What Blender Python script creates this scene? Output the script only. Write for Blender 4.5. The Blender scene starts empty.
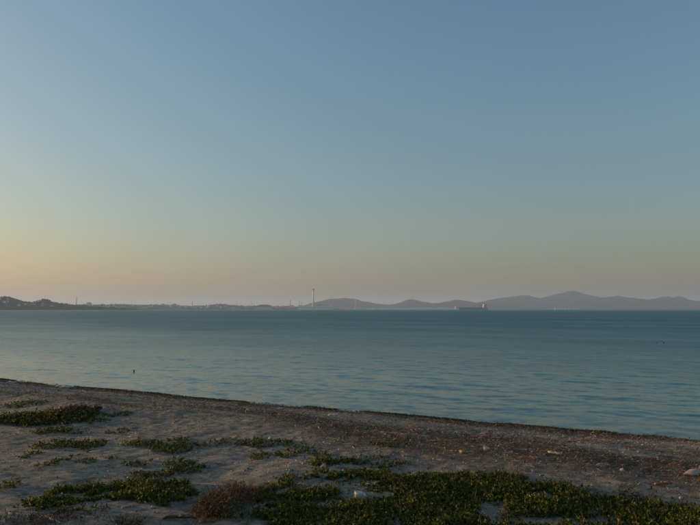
import bpy, math, random
import numpy as np
from mathutils import Vector

# ------------------------------------------------------------------ camera, sky, sun, exposure
sc = bpy.context.scene
COL = sc.collection
CAM_Z, FPX, PITCH = 2.4, 610.0, math.radians(4.39)
cam = bpy.data.cameras.new('camera'); camo = bpy.data.objects.new('camera', cam); COL.objects.link(camo)
cam.sensor_width = 36; cam.lens = 36*FPX/700; cam.clip_start = .05; cam.clip_end = 70000
camo.location = (0, 0, CAM_Z); camo.rotation_euler = (math.pi/2+PITCH, 0, 0)
sc.camera = camo

SUN_EL, SUN_ROT = math.radians(5.4), math.radians(-73)
world = bpy.data.worlds.new('World'); sc.world = world; world.use_nodes = True
wn = world.node_tree.nodes; bg = wn['Background']
sky = wn.new('ShaderNodeTexSky'); sky.sky_type = 'NISHITA'; sky.sun_disc = False
sky.sun_elevation = SUN_EL; sky.sun_rotation = SUN_ROT
sky.air_density = 1.43; sky.dust_density = 1.8; sky.ozone_density = 3.34; sky.altitude = 0
hs = wn.new('ShaderNodeHueSaturation'); hs.inputs['Saturation'].default_value = .92; hs.inputs['Value'].default_value = 1.0
world.node_tree.links.new(sky.outputs[0], hs.inputs['Color']); tn = wn.new('ShaderNodeMix'); tn.data_type = 'RGBA'; tn.blend_type = 'MULTIPLY'; tn.inputs[0].default_value = 1; tn.inputs[7].default_value = (.94, .958, 1.03, 1)
sep = wn.new('ShaderNodeSeparateColor'); cmb = wn.new('ShaderNodeCombineColor'); world.node_tree.links.new(hs.outputs[0], sep.inputs[0])
for i_, gm_ in enumerate((1.0, .90, .74)):        # softer response in green and blue, the same all over the sky
    pw = wn.new('ShaderNodeMath'); pw.operation = 'POWER'; pw.inputs[1].default_value = gm_
    ml = wn.new('ShaderNodeMath'); ml.operation = 'MULTIPLY'; ml.inputs[1].default_value = 1.1**(1-gm_)
    world.node_tree.links.new(sep.outputs[i_], pw.inputs[0]); world.node_tree.links.new(pw.outputs[0], ml.inputs[0]); world.node_tree.links.new(ml.outputs[0], cmb.inputs[i_])
world.node_tree.links.new(cmb.outputs[0], tn.inputs[6]); world.node_tree.links.new(tn.outputs[2], bg.inputs[0]); bg.inputs[1].default_value = .15
sun = bpy.data.lights.new('sun', 'SUN'); sun.energy = 2.8; sun.angle = math.radians(.5); sun.color = (1, .62, .34)
suno = bpy.data.objects.new('sun', sun); COL.objects.link(suno)
sd = Vector((math.sin(SUN_ROT)*math.cos(SUN_EL), math.cos(SUN_ROT)*math.cos(SUN_EL), math.sin(SUN_EL)))
suno.rotation_euler = sd.to_track_quat('Z', 'Y').to_euler()
vs = sc.view_settings; vs.view_transform = 'Standard'; vs.look = 'None'; vs.exposure = .90; vs.gamma = 1
sc.render.engine = 'CYCLES'
cy = sc.cycles; cy.use_denoising = True; cy.max_bounces = 6; cy.diffuse_bounces = 3; cy.glossy_bounces = 3
cy.transmission_bounces = 3; cy.volume_bounces = 2; cy.caustics_reflective = False; cy.caustics_refractive = False

rng = np.random.default_rng(11); random.seed(5)

# ------------------------------------------------------------------ helpers
def hash2(i, j, seed):
    n = (i*374761393 + j*668265263 + seed*1442695041) & 0xffffffff
    n = ((n ^ (n >> 13))*1274126177) & 0xffffffff
    return ((n ^ (n >> 16)) & 0xffffff)/float(0xffffff)
def vnoise(x, y, seed=0):
    x = np.asarray(x, float); y = np.asarray(y, float)
    i = np.floor(x).astype(np.int64); j = np.floor(y).astype(np.int64)
    u = x-i; v = y-j; u = u*u*u*(u*(u*6-15)+10); v = v*v*v*(v*(v*6-15)+10)
    a = hash2(i, j, seed); b = hash2(i+1, j, seed); c = hash2(i, j+1, seed); d = hash2(i+1, j+1, seed)
    return (a*(1-u)+b*u)*(1-v) + (c*(1-u)+d*u)*v
def fbm(x, y, seed=0, octv=4):
    s = 0; a = .5
    for k in range(octv):
        s = s + a*vnoise(x*2**k+17*k, y*2**k-9*k, seed+k); a *= .5
    return s/(1-.5**octv)

def mesh_obj(name, V, F, mat=None, parent=None, smooth=False, col=None, quads=None):
    """V (n,3), F list or (m,k) array of faces; col (n,3) stored as the attribute 'tint'"""
    me = bpy.data.meshes.new(name)
    V = np.asarray(V, np.float32)
    if isinstance(F, np.ndarray):
        m, k = F.shape
        me.vertices.add(len(V)); me.vertices.foreach_set('co', V.ravel())
        me.loops.add(m*k); me.loops.foreach_set('vertex_index', F.astype(np.int32).ravel())
        me.polygons.add(m); me.polygons.foreach_set('loop_start', np.arange(0, m*k, k, dtype=np.int32))
        me.polygons.foreach_set('loop_total', np.full(m, k, np.int32))
        me.update(calc_edges=True)
    else:
        me.from_pydata(V.tolist(), [], F)
    if smooth:
        me.polygons.foreach_set('use_smooth', np.ones(len(me.polygons), bool))
    if col is not None:
        at = me.attributes.new('tint', 'FLOAT_COLOR', 'POINT')
        c4 = np.ones((len(V), 4), np.float32); c4[:, :3] = col
        at.data.foreach_set('color', c4.ravel())
    if mat: me.materials.append(mat)
    o = bpy.data.objects.new(name, me); COL.objects.link(o)
    if parent: o.parent = parent
    return o
def tag(o, label=None, cat=None, group=None, kind=None):
    if label: o['label'] = label
    if cat: o['category'] = cat
    if group: o['group'] = group
    if kind: o['kind'] = kind
    return o
def empty(name, loc, rz=0):
    o = bpy.data.objects.new(name, None); COL.objects.link(o); o.location = loc; o.rotation_euler = (0, 0, rz)
    o.empty_display_size = .1
    return o
class MB:
    def __init__(s): s.v = []; s.f = []
    def box(s, x0, x1, y0, y1, z0, z1):
        n = len(s.v); s.v += [(x, y, z) for z in (z0, z1) for y in (y0, y1) for x in (x0, x1)]
        s.f += [tuple(n+i for i in q) for q in ((0,2,3,1),(4,5,7,6),(0,1,5,4),(2,6,7,3),(0,4,6,2),(1,3,7,5))]; return s
    def prism(s, poly, y0, y1):            # poly in x,z, extruded along y
        n = len(s.v); k = len(poly)
        s.v += [(x, y0, z) for x, z in poly]+[(x, y1, z) for x, z in poly]
        s.f += [tuple(n+i for i in range(k)), tuple(n+2*k-1-i for i in range(k))]
        s.f += [(n+i, n+k+i, n+k+(i+1)%k, n+(i+1)%k) for i in range(k)]; return s
    def tube(s, pts, rad, seg=8, cap=True):
        n0 = len(s.v); pts = [Vector(p) for p in pts]
        for i, p in enumerate(pts):
            t = (pts[min(i+1, len(pts)-1)]-pts[max(i-1, 0)]).normalized()
            a = t.cross(Vector((0, 0, 1))); a = a if a.length > .05 else t.cross(Vector((1, 0, 0)))
            a.normalize(); b = t.cross(a); r = rad[i] if hasattr(rad, '__len__') else rad
            for k in range(seg):
                g = 2*math.pi*k/seg; s.v.append(tuple(p+a*math.cos(g)*r+b*math.sin(g)*r))
        for i in range(len(pts)-1):
            for k in range(seg):
                a0 = n0+i*seg+k; a1 = n0+i*seg+(k+1)%seg; s.f.append((a0, a1, a1+seg, a0+seg))
        if cap:
            s.f.append(tuple(n0+seg-1-k for k in range(seg))); e = n0+(len(pts)-1)*seg; s.f.append(tuple(e+k for k in range(seg)))
        return s
    def build(s, name, mat, parent=None, smooth=False): return mesh_obj(name, np.array(s.v), s.f, mat, parent, smooth)

# ------------------------------------------------------------------ materials
def M(name):
    m = bpy.data.materials.new(name); m.use_nodes = True
    nt = m.node_tree; return m, nt, nt.nodes, nt.nodes['Principled BSDF']
def plain(name, c, rough=.7, var=.25, scale=3.0, bump=0.0):
    m, nt, N, b = M(name)
    tc = N.new('ShaderNodeTexCoord'); no = N.new('ShaderNodeTexNoise'); no.inputs['Scale'].default_value = scale; no.inputs['Detail'].default_value = 6
    nt.links.new(tc.outputs['Object'], no.inputs['Vector'])
    mx = N.new('ShaderNodeMix'); mx.data_type = 'RGBA'
    mx.inputs[6].default_value = (*[v*(1-var) for v in c], 1); mx.inputs[7].default_value = (*[min(1, v*(1+var)) for v in c], 1)
    mr = N.new('ShaderNodeMapRange'); mr.inputs[1].default_value = .3; mr.inputs[2].default_value = .7
    nt.links.new(no.outputs[0], mr.inputs[0]); nt.links.new(mr.outputs[0], mx.inputs[0])
    nt.links.new(mx.outputs[2], b.inputs['Base Color']); b.inputs['Roughness'].default_value = rough
    if bump:
        bp = N.new('ShaderNodeBump'); bp.inputs['Distance'].default_value = bump; bp.inputs['Strength'].default_value = .8
        nt.links.new(no.outputs[0], bp.inputs['Height']); nt.links.new(bp.outputs[0], b.inputs['Normal'])
    return m
def tinted(name, rough=.6, trans=0.0, spec=.5):
    m, nt, N, b = M(name)
    a = N.new('ShaderNodeAttribute'); a.attribute_name = 'tint'
    nt.links.new(a.outputs['Color'], b.inputs['Base Color']); b.inputs['Roughness'].default_value = rough
    b.inputs['Specular IOR Level'].default_value = spec
    if trans:
        t = N.new('ShaderNodeBsdfTranslucent'); nt.links.new(a.outputs['Color'], t.inputs[0])
        mx = N.new('ShaderNodeMixShader'); mx.inputs[0].default_value = trans
        nt.links.new(b.outputs[0], mx.inputs[1]); nt.links.new(t.outputs[0], mx.inputs[2])
        nt.links.new(mx.outputs[0], N['Material Output'].inputs['Surface'])
    return m

def sand_material():
    m, nt, N, b = M('sand'); L = nt.links
    g = N.new('ShaderNodeNewGeometry')
    def noise(s, d=5, r=.6):
        n = N.new('ShaderNodeTexNoise'); n.inputs['Scale'].default_value = s; n.inputs['Detail'].default_value = d; n.inputs['Roughness'].default_value = r
        L.new(g.outputs['Position'], n.inputs['Vector']); return n
    def mixc(fac, a, bb):
        x = N.new('ShaderNodeMix'); x.data_type = 'RGBA'
        if hasattr(fac, 'links'): L.new(fac, x.inputs[0])
        else: x.inputs[0].default_value = fac
        for v, i in ((a, 6), (bb, 7)):
            if hasattr(v, 'links'): L.new(v, x.inputs[i])
            else: x.inputs[i].default_value = (*v, 1)
        return x.outputs[2]
    def rng_(sock, a, bb, c=0, d=1):
        r = N.new('ShaderNodeMapRange'); r.inputs[1].default_value = a; r.inputs[2].default_value = bb; r.inputs[3].default_value = c; r.inputs[4].default_value = d
        L.new(sock, r.inputs[0]); return r.outputs[0]
    n1 = noise(.8, 4); n2 = noise(9, 6); n3 = noise(70, 3, .7); n4 = noise(28, 4, .75)
    c = mixc(rng_(n1.outputs[0], .35, .65), (.32, .278, .200), (.435, .382, .285))
    c = mixc(rng_(n2.outputs[0], .42, .70), c, (.135, .108, .078))
    c = mixc(rng_(n4.outputs[0], .56, .68, 0, .85), c, (.105, .088, .066))          # bits of dark litter
    c = mixc(rng_(n3.outputs[0], .62, .72, 0, .75), c, (.48, .44, .37))            # shell grit
    # litter and damp carried as sheet attribute: r = brown wrack stain, g = wet sand
    a = N.new('ShaderNodeAttribute'); a.attribute_name = 'tint'
    sp = N.new('ShaderNodeSeparateColor'); L.new(a.outputs['Color'], sp.inputs[0])
    n5 = noise(5, 6, .7)
    wr = N.new('ShaderNodeMath'); wr.operation = 'MULTIPLY'; L.new(sp.outputs[0], wr.inputs[0]); L.new(rng_(n5.outputs[0], .3, .55), wr.inputs[1])
    br = mixc(rng_(n4.outputs[0], .35, .65), (.095, .055, .026), (.30, .165, .073))
    c = mixc(wr.outputs[0], c, br)
    c = mixc(sp.outputs[1], c, (.11, .094, .070))
    L.new(c, b.inputs['Base Color'])
    L.new(rng_(sp.outputs[1], 0, 1, .95, .45), b.inputs['Roughness'])
    b.inputs['Specular IOR Level'].default_value = .25
    ad = N.new('ShaderNodeMath'); ad.operation = 'MULTIPLY_ADD'; L.new(n4.outputs[0], ad.inputs[0]); ad.inputs[1].default_value = 1.1; L.new(n2.outputs[0], ad.inputs[2])
    bp = N.new('ShaderNodeBump'); bp.inputs['Distance'].default_value = .05; bp.inputs['Strength'].default_value = 1.0
    L.new(ad.outputs[0], bp.inputs['Height']); L.new(bp.outputs[0], b.inputs['Normal'])
    return m

def sea_material():
    m, nt, N, b = M('sea_water'); L = nt.links
    g = N.new('ShaderNodeNewGeometry'); sx = N.new('ShaderNodeSeparateXYZ'); L.new(g.outputs['Position'], sx.inputs[0])
    def math_(op, a, bb, c=None):
        x = N.new('ShaderNodeMath'); x.operation = op
        for i, v in enumerate((a, bb, c)):
            if v is None: continue
            if hasattr(v, 'links'): L.new(v, x.inputs[i])
            else: x.inputs[i].default_value = v
        return x.outputs[0]
    def mr(sock, a, bb, c=0, d=1, sm=True):
        r = N.new('ShaderNodeMapRange'); r.interpolation_type = 'SMOOTHSTEP' if sm else 'LINEAR'
        for i, v in enumerate((a, bb, c, d)): r.inputs[i+1].default_value = v
        L.new(sock, r.inputs[0]); return r.outputs[0]
    def noise(sclx, scly, s, d=4, r=.6):
        mp = N.new('ShaderNodeMapping'); mp.inputs['Scale'].default_value = (sclx, scly, 1); L.new(uv.outputs[0], mp.inputs[0])
        n = N.new('ShaderNodeTexNoise'); n.inputs['Scale'].default_value = s; n.inputs['Detail'].default_value = d; n.inputs['Roughness'].default_value = r
        L.new(mp.outputs[0], n.inputs['Vector']); return n
    # metres off the beach
    off = math_('ADD', math_('MULTIPLY', sx.outputs[0], .47), math_('MULTIPLY_ADD', sx.outputs[1], .883, -12.67))
    lg = math_('LOGARITHM', math_('MAXIMUM', off, 1.0), 10.0)
    far = mr(lg, .55, 2.2)
    crest = math_('SUBTRACT', math_('MULTIPLY', sx.outputs[0], .883), math_('MULTIPLY', sx.outputs[1], .47))
    uv = N.new('ShaderNodeCombineXYZ'); L.new(crest, uv.inputs[0]); L.new(off, uv.inputs[1])
    patch = noise(.022, .050, 1.0, 9, .74)         # wind streaks and slicks
    fine = noise(.75, 1.0, 2.6, 4, .70)
    amp = math_('MULTIPLY', math_('MULTIPLY_ADD', far, SEA['amp_far'], SEA['amp_near']), mr(patch.outputs[0], .33, .66, .65, 1.3))
    v = N.new('ShaderNodeVectorMath'); v.operation = 'SUBTRACT'; L.new(fine.outputs['Color'], v.inputs[0]); v.inputs[1].default_value = (.5, .5, .5)
    fl = N.new('ShaderNodeVectorMath'); fl.operation = 'MULTIPLY'; L.new(v.outputs[0], fl.inputs[0]); fl.inputs[1].default_value = (1, 1, 0)
    scl = N.new('ShaderNodeVectorMath'); scl.operation = 'SCALE'; L.new(fl.outputs[0], scl.inputs[0]); L.new(amp, scl.inputs['Scale'])
    ad = N.new('ShaderNodeVectorMath'); ad.operation = 'ADD'; L.new(g.outputs['Normal'], ad.inputs[0]); L.new(scl.outputs[0], ad.inputs[1])
    nm = N.new('ShaderNodeVectorMath'); nm.operation = 'NORMALIZE'; L.new(ad.outputs[0], nm.inputs[0]); L.new(nm.outputs[0], b.inputs['Normal'])
    mx = N.new('ShaderNodeMix'); mx.data_type = 'RGBA'; L.new(mr(lg, -.3, 1.2), mx.inputs[0])
    mx.inputs[6].default_value = (*SEA['shallow'], 1); mx.inputs[7].default_value = (*SEA['deep'], 1)
    L.new(mx.outputs[2], b.inputs['Base Color']); b.inputs['IOR'].default_value = 1.333
    L.new(math_('MULTIPLY', math_('MULTIPLY_ADD', far, SEA['r_far'], SEA['r_near']), mr(patch.outputs[0], .36, .64, .86, 1.12)), b.inputs['Roughness'])
    return m
SEA = dict(amp_near=.40, amp_far=.22, r_near=.15, r_far=.30, shallow=(.022, .084, .070), deep=(.003, .114, .108))

# ------------------------------------------------------------------ the lie of the beach
def ray(px, py):
    u = (np.asarray(px, float)-350)/FPX; w = (262.5-np.asarray(py, float))/FPX
    return u, math.cos(PITCH)-w*math.sin(PITCH), math.sin(PITCH)+w*math.cos(PITCH)
_sp = [(-60, 374), (0, 379.5), (60, 385.5), (120, 391), (180, 396.5), (240, 402), (300, 407), (350, 411), (395, 415.5), (440, 419), (485, 423.5), (530, 427), (575, 431), (620, 434), (660, 437), (700, 439.5), (760, 443)]
_sx, _sy = [], []
for _px, _py in _sp:
    u, f, z = ray(_px, _py); t = -CAM_Z/z; _sx.append(float(u*t)); _sy.append(float(f*t))
_sx = np.array(_sx); _sy = np.array(_sy)
def shore_y(x):
    x = np.asarray(x, float); y = np.interp(x, _sx, _sy)
    y = np.where(x < _sx[0], _sy[0]-(x-_sx[0])*.52, y); y = np.where(x > _sx[-1], _sy[-1]-(x-_sx[-1])*.46, y)
    return y+.16*(vnoise(x*.7, x*0+3, 801)-.5)+.12*(vnoise(x*2.1, x*0+7, 802)-.5)
CS = .888
def dist_in(x, y): return (shore_y(x)-y)*CS
_pd = np.array([-4000, -60, -12, -4, -1, 0, .45, 1.0, 1.7, 3, 4.0, 4.7, 5.3, 6.2, 7.4, 9, 13, 40, 400, 4000])
_ph = np.array([-9, -4, -1.2, -.42, -.10, 0, .055, .13, .23, .42, .56, .60, .565, .50, .50, .56, .72, 1.4, 3, 6])
def ground_z(x, y):
    x = np.asarray(x, float); y = np.asarray(y, float)
    d = dist_in(x, y); z = np.interp(d, _pd, _ph)
    land = np.clip(d/1.2, 0, 1)*np.clip((60-np.abs(x))/20, 0, 1)
    back = np.clip((d-2.2)/3, 0, 1)
    z = z + land*(fbm(x*.55, y*.55, 3, 3)-.5)*.10 + land*(fbm(x*2.6+40, y*2.6, 5, 3)-.5)*(.014+.008*back) + land*(fbm(x*8, y*8, 8, 3)-.5)*.024
    return z
def on_ground(px, py):
    u, f, z = ray(px, py); t = -1.85/z
    for _ in range(12): t = -(CAM_Z-ground_z(u*t, f*t))/z*.7+t*.3
    return u*t, f*t
def gp(px, py):
    x, y = on_ground(px, py); return float(x), float(y), float(ground_z(x, y))
def at(px, py, Y):
    """world point at depth Y seen at photo pixel px, py (only to measure where far things stand)"""
    u, f, z = ray(px, py); t = Y/f; return float(u*t), float(Y), float(CAM_Z+z*t)

def axis(a, b, step, far, grow=1.16):
    m = list(np.arange(a, b+1e-6, step)); s = step; lo = []; x = a
    while x > -far: s *= grow; x -= s; lo.append(max(x, -far))
    s = step; hi = []; x = b
    while x < far: s *= grow; x += s; hi.append(min(x, far))
    return np.array(lo[::-1]+m+hi)
def grid_faces(nx, ny):
    i = np.arange(nx-1)[None, :]+np.arange(ny-1)[:, None]*nx
    return np.stack([i, i+1, i+nx+1, i+nx], -1).reshape(-1, 4)

def smooth(a, b, x): t = np.clip((x-a)/(b-a), 0, 1); return t*t*(3-2*t)
def wrack_density(x, d):
    """brown drift litter: upper line on the berm crest and a thin band above the water"""
    right = smooth(-9, 4.5, x)
    n = fbm(x*.55, d*2.6, 21, 4)
    c = 4.35+.35*np.sin(x*.55)+.25*np.sin(x*1.3+1)
    up = np.exp(-((d-c)/(.40+.48*right))**2)*(.35+1.0*right)*smooth(.38, .54, n+.14*right)
    lo = np.exp(-((d-.75)/.52)**2)*(.75+.3*right)*smooth(.25, .5, fbm(x*.8+9, d*4, 24, 4)+.06)
    mid = np.exp(-((d-2.5)/.8)**2)*.28*smooth(.45, .65, fbm(x*.6, d*4.5, 27, 4))
    return np.clip(up+lo+mid, 0, 1)

gx = axis(-14.5, 9.5, .05, 20000); gy = axis(3.2, 22.5, .05, 20000)
X, Y = np.meshgrid(gx, gy); D = dist_in(X, Y)
Z = ground_z(X, Y)
tint = np.zeros((X.size, 3), np.float32)
tint[:, 0] = np.where(np.abs(X) < 60, wrack_density(X, D), 0).ravel()
tint[:, 1] = (1-smooth(.05, .75, D)).ravel()
beach = mesh_obj('beach', np.stack([X, Y, Z], -1).reshape(-1, 3), grid_faces(len(gx), len(gy)), sand_material(), smooth=True, col=tint)
tag(beach, 'grey brown sandy beach sloping down to the water', kind='structure')

# ------------------------------------------------------------------ the sea
sxs = axis(-26, 22, .11, 20000, 1.10)
ys = [7.0]; st = .06
while ys[-1] < 20000: ys.append(ys[-1]+max(.06, (ys[-1]/20)**2*.06, 0)); 
ys = np.array(ys); ys[-1] = 20000
lo = []; s_ = .3; y_ = 7.0
while y_ > -20000: s_ *= 1.3; y_ -= s_; lo.append(max(y_, -20000))
sys_ = np.array(lo[::-1]+list(ys))
X, Y = np.meshgrid(sxs, sys_)
dyg = np.gradient(sys_)[:, None]; dxg = np.gradient(sxs)[None, :]
off = np.maximum(-dist_in(X, Y), 0)
Zs = np.zeros_like(X)
wr = np.random.default_rng(4)
for k in range(46):
    lam = .30*(8**(k/45.0)); a = math.radians(wr.normal(62, 20))        # travelling roughly towards the beach
    kx, ky = 2*math.pi/lam*math.cos(a), 2*math.pi/lam*math.sin(a)
    ampl = .00135*lam**.5
    env = .35+1.3*smooth(.35, .7, vnoise((X*.88-Y*.47)/(7+lam*6)+k*3.1, (X*.47+Y*.88)/(3+lam*1.6)-k*1.7, 60+k))
    vis = np.clip(1.6-4*np.maximum(dyg, dxg*.5)/lam, 0, 1)
    Zs += ampl*env*vis*np.sin(kx*X+ky*Y+wr.uniform(0, 6.3)+1.2*vnoise(X*.25, Y*.25, 90))
for lam, c0, ph, am in ((2.6, 3.6, .4, .013), (3.4, 9.0, 2.2, .017), (6.0, 22, 1.0, .026)):  # low swell lines nearly parallel to the beach
    s = off+.8*vnoise(X*.07, Y*.07, 130)*4
    Zs += am*np.exp(-((off-c0)/(c0*.45))**2)*np.clip(1.6-4*dyg/lam, 0, 1)*smooth(.35, .65, vnoise(X*.11+ph*5, Y*.16, 140+int(c0)))*np.cos(2*math.pi*s/lam+ph)
Zs *= smooth(0, 3.0, off)*.85+.15
sea = mesh_obj('sea', np.stack([X, Y, Zs], -1).reshape(-1, 3), grid_faces(len(sxs), len(sys_)), sea_material(), smooth=True)
tag(sea, 'calm teal sea with small ripples', kind='structure')

# ------------------------------------------------------------------ far land
def far_hill_material(name, dark, light, scale):
    m, nt, N, b = M(name); L = nt.links
    g = N.new('ShaderNodeNewGeometry')
    n = N.new('ShaderNodeTexNoise'); n.inputs['Scale'].default_value = scale; n.inputs['Detail'].default_value = 7; n.inputs['Roughness'].default_value = .65
    L.new(g.outputs['Position'], n.inputs['Vector'])
    r = N.new('ShaderNodeValToRGB'); r.color_ramp.elements[0].position = .42; r.color_ramp.elements[0].color = (*dark, 1)
    r.color_ramp.elements[1].position = .66; r.color_ramp.elements[1].color = (*light, 1)
    L.new(n.outputs[0], r.inputs[0]); L.new(r.outputs[0], b.inputs['Base Color']); b.inputs['Roughness'].default_value = .95
    b.inputs['Specular IOR Level'].default_value = .1
    return m
HOR = 262.5+FPX*math.tan(PITCH)
def ridge(name, prof, depth_fn, reach, cols, rows, mat, rough, seed, label, front=.35):
    """a range of hills: prof = skyline (photo px, px above the sea horizon) turned into heights at its depth"""
    px = np.linspace(prof[0][0], prof[-1][0], cols)
    hp = np.interp(px, [p[0] for p in prof], [p[1] for p in prof])
    V = np.zeros((rows, cols, 3)); dep = depth_fn(px)
    for r in range(rows):
        t = r/(rows-1); yy = dep+(t-front)*reach
        x = (px-350)/FPX/math.cos(PITCH)*dep*(1+(t-front)*.12)
        crest = np.where(t < front, smooth(0, 1, np.full(cols, t/front))**.8, 1-smooth(0, 1, np.full(cols, (t-front)/(1-front))))
        H = hp/FPX*dep
        spur = (fbm(x/reach*7, yy/reach*4.5, seed, 5)-.5)
        edge = np.minimum(t/front if t < front else (1-t)/(1-front), 1)
        h = H*crest*(1+spur*rough*(1-.75*crest)*1.6) + H*spur*.05*min(1, edge*3)
        V[r, :, 0] = x; V[r, :, 1] = yy; V[r, :, 2] = np.where(edge <= 0, -3, np.maximum(h, .4))
    V[0, :, 2] = V[-1, :, 2] = -3; V[:, 0, 2] = V[:, -1, 2] = -3
    o = mesh_obj(name, V.reshape(-1, 3), grid_faces(cols, rows), mat, smooth=True)
    tag(o, label, kind='structure'); return V

far_mat = far_hill_material('far_hill_scrub', (.040, .046, .042), (.075, .074, .062), .003)
near_mat = far_hill_material('headland_scrub', (.022, .030, .020), (.085, .078, .060), .022)
coast_mat = far_hill_material('coast_soil', (.035, .040, .030), (.17, .155, .13), .012)
ridge('far_hills', [(296, 0), (305, 4), (314, 7.5), (322, 9.4), (330, 10.5), (345, 10.9), (352, 10.7), (358, 9.8), (368, 8.2), (376, 6.2), (385, 5.3), (392, 5.2), (397, 6.4), (402, 7.8), (408, 9.4), (413, 9.8), (418, 9.3), (425, 7.8), (432, 6.4), (440, 6.8), (446, 7.8), (455, 9.1), (460, 9.4), (465, 8.9), (472, 7.6), (480, 7.2), (490, 6.0), (505, 4), (530, 2), (545, 0)],
      lambda p: 6500+(p-300)*1.6, 1100, 420, 40, far_mat, .6, 301, 'low hazy blue grey hills beyond the quay')
ridge('far_mountains', [(440, 0), (455, 3.5), (470, 5.6), (480, 7.4), (490, 9.6), (500, 11.2), (508, 12.0), (515, 12.9), (521, 13.6), (527, 13.3), (534, 12.0), (541, 11.8), (548, 13.5), (555, 15.0), (562, 16.0), (567, 17.3), (571, 17.9), (576, 17.2), (582, 15.6), (588, 13.9), (596, 12.4), (604, 11.9), (611, 12.6), (617, 13.5), (622, 12.6), (630, 11.2), (640, 10.1), (647, 9.6), (653, 10.8), (659, 12.0), (665, 12.9), (669, 12.2), (672, 10.9), (675, 11.3), (678, 12.4), (681, 11.8), (685, 9.6), (692, 8.4), (700, 7.7), (730, 6.5), (780, 4), (850, 0)],
      lambda p: 7300+(p-450)*1.0, 1800, 640, 44, far_mat, .6, 333, 'hazy blue grey mountains across the bay on the right')
LH = ridge('headland', [(-150, 9), (-90, 12), (-40, 10.5), (-12, 11.8), (0, 11.7), (7, 12.2), (12, 11.2), (18, 9.6), (24, 8.4), (28, 8.6), (34, 8.1), (40, 9.8), (46, 11.2), (49, 10.4), (54, 8.0), (60, 6.8), (66, 6.2), (72, 5.2), (80, 4.4), (90, 3.6), (105, 2.8), (125, 1.8), (140, 0)],
      lambda p: 2100+np.maximum(p, -60)*3, 650, 420, 46, near_mat, 1.3, 351, 'dark scrub covered headland at the left end of the far shore')
LC = ridge('coast', [(40, 0), (58, 3.2), (75, 5.0), (95, 5.2), (112, 5.6), (124, 6.0), (140, 5.2), (160, 4.8), (180, 4.2), (195, 3.6), (212, 4.2), (222, 4.8), (240, 4.2), (262, 4.0), (285, 3.4), (300, 2.6), (322, 2.2), (334, 1.8), (340, 1.2), (346, .5), (352, 0)],
      lambda p: 3300+(p-60)*4, 850, 520, 30, coast_mat, 1.0, 377, 'low developed shore running out across the bay')

# --- haze: the evening air over the bay, one closed box round everything
def haze_box():
    m = bpy.data.materials.new('haze_air'); m.use_nodes = True; nt = m.node_tree; nt.nodes.remove(nt.nodes['Principled BSDF'])
    v = nt.nodes.new('ShaderNodeVolumePrincipled'); v.inputs['Density'].default_value = HAZE[0]; v.inputs['Color'].default_value = (*HAZE[1], 1)
    v.inputs['Anisotropy'].default_value = HAZE[2]
    nt.links.new(v.outputs[0], nt.nodes['Material Output'].inputs['Volume'])
    o = MB().box(-21000, 21000, -21000, 21000, -11, 262).build('haze', m)
    tag(o, 'thin pale evening haze over the bay', kind='stuff')
HAZE = (1.18e-4, (.61, .78, .93), .2)
haze_box()

# --- buildings on the far shore
pale_wall = plain('pale_render', (.50, .46, .41), .8, .15, .2); white_wall = plain('white_render', (.78, .76, .72), .8, .1, .2)
pink_wall = plain('pink_render', (.62, .50, .44), .8, .15, .2)
tile_roof = plain('tile_roof', (.24, .13, .09), .85, .2, .4); grey_roof = plain('grey_roof', (.22, .22, .21), .8, .2, .3)
steel = plain('mast_steel', (.20, .16, .14), .6, .2, .4); dark_steel = plain('dark_steel', (.07, .065, .06), .6, .2, .2)
concrete = plain('chimney_concrete', (.76, .73, .68), .85, .12, .08)
def house_parts(parent, w, d, h, wall, roof, flat=False):
    wl = MB().box(-w/2, w/2, -d/2, d/2, -4, h).build('wall', wall, parent)
    r = MB()
    if flat: r.box(-w/2-.3, w/2+.3, -d/2-.3, d/2+.3, h, h+.5)
    else: r.prism([(-w/2-.5, h-.1), (w/2+.5, h-.1), (w/2+.5, h+.25), (0, h+w*.24), (-w/2-.5, h+.25)], -d/2-.5, d/2+.5)
    r.build('roof', roof, parent)
    q = MB()
    for i in range(max(2, int(w//4))):
        x = -w/2+(i+.5)*w/max(2, int(w//4))
        for z in np.arange(1.4, h-1.5, 3.0): q.box(x-.6, x+.6, -d/2-.06, -d/2+.05, z, z+1.5)
    tag(q.build('window_row', dark_steel, wl), kind='stuff')
def house_proto(name, w, d, h, wall, roof, flat):
    e = empty(name, (0, 0, 0)); house_parts(e, w, d, h, wall, roof, flat); return e
protos = [house_proto('house', 13, 10, 6.5, pale_wall, tile_roof, False), house_proto('house', 15, 11, 6.5, white_wall, tile_roof, False),
          house_proto('house', 18, 12, 9, white_wall, grey_roof, True), house_proto('house', 24, 13, 12, pale_wall, grey_roof, True),
          house_proto('house', 46, 20, 9, pale_wall, grey_roof, True), house_proto('house', 34, 18, 11, pink_wall, tile_roof, False)]
_used = [False]*len(protos)
def place_house(k, loc, rz, label, group, name='house', cat='house', size=1.0):
    if not _used[k]: o = protos[k]; _used[k] = True
    else:
        o = protos[k].copy(); COL.objects.link(o)
        for ch in protos[k].children:
            c = ch.copy(); COL.objects.link(c); c.parent = o
            for gch in ch.children:
                g2 = gch.copy(); COL.objects.link(g2); g2.parent = c
    o.name = name; o.location = loc; o.rotation_euler = (0, 0, rz); o.scale = (size, size, size); tag(o, label, cat, group); return o
def surf(V, px, t, lo, hi):
    c = int(round((px-lo)/(hi-lo)*(V.shape[1]-1))); r = int(round(t*(V.shape[0]-1))); return V[r, c]
hr = random.Random(8)
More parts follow.
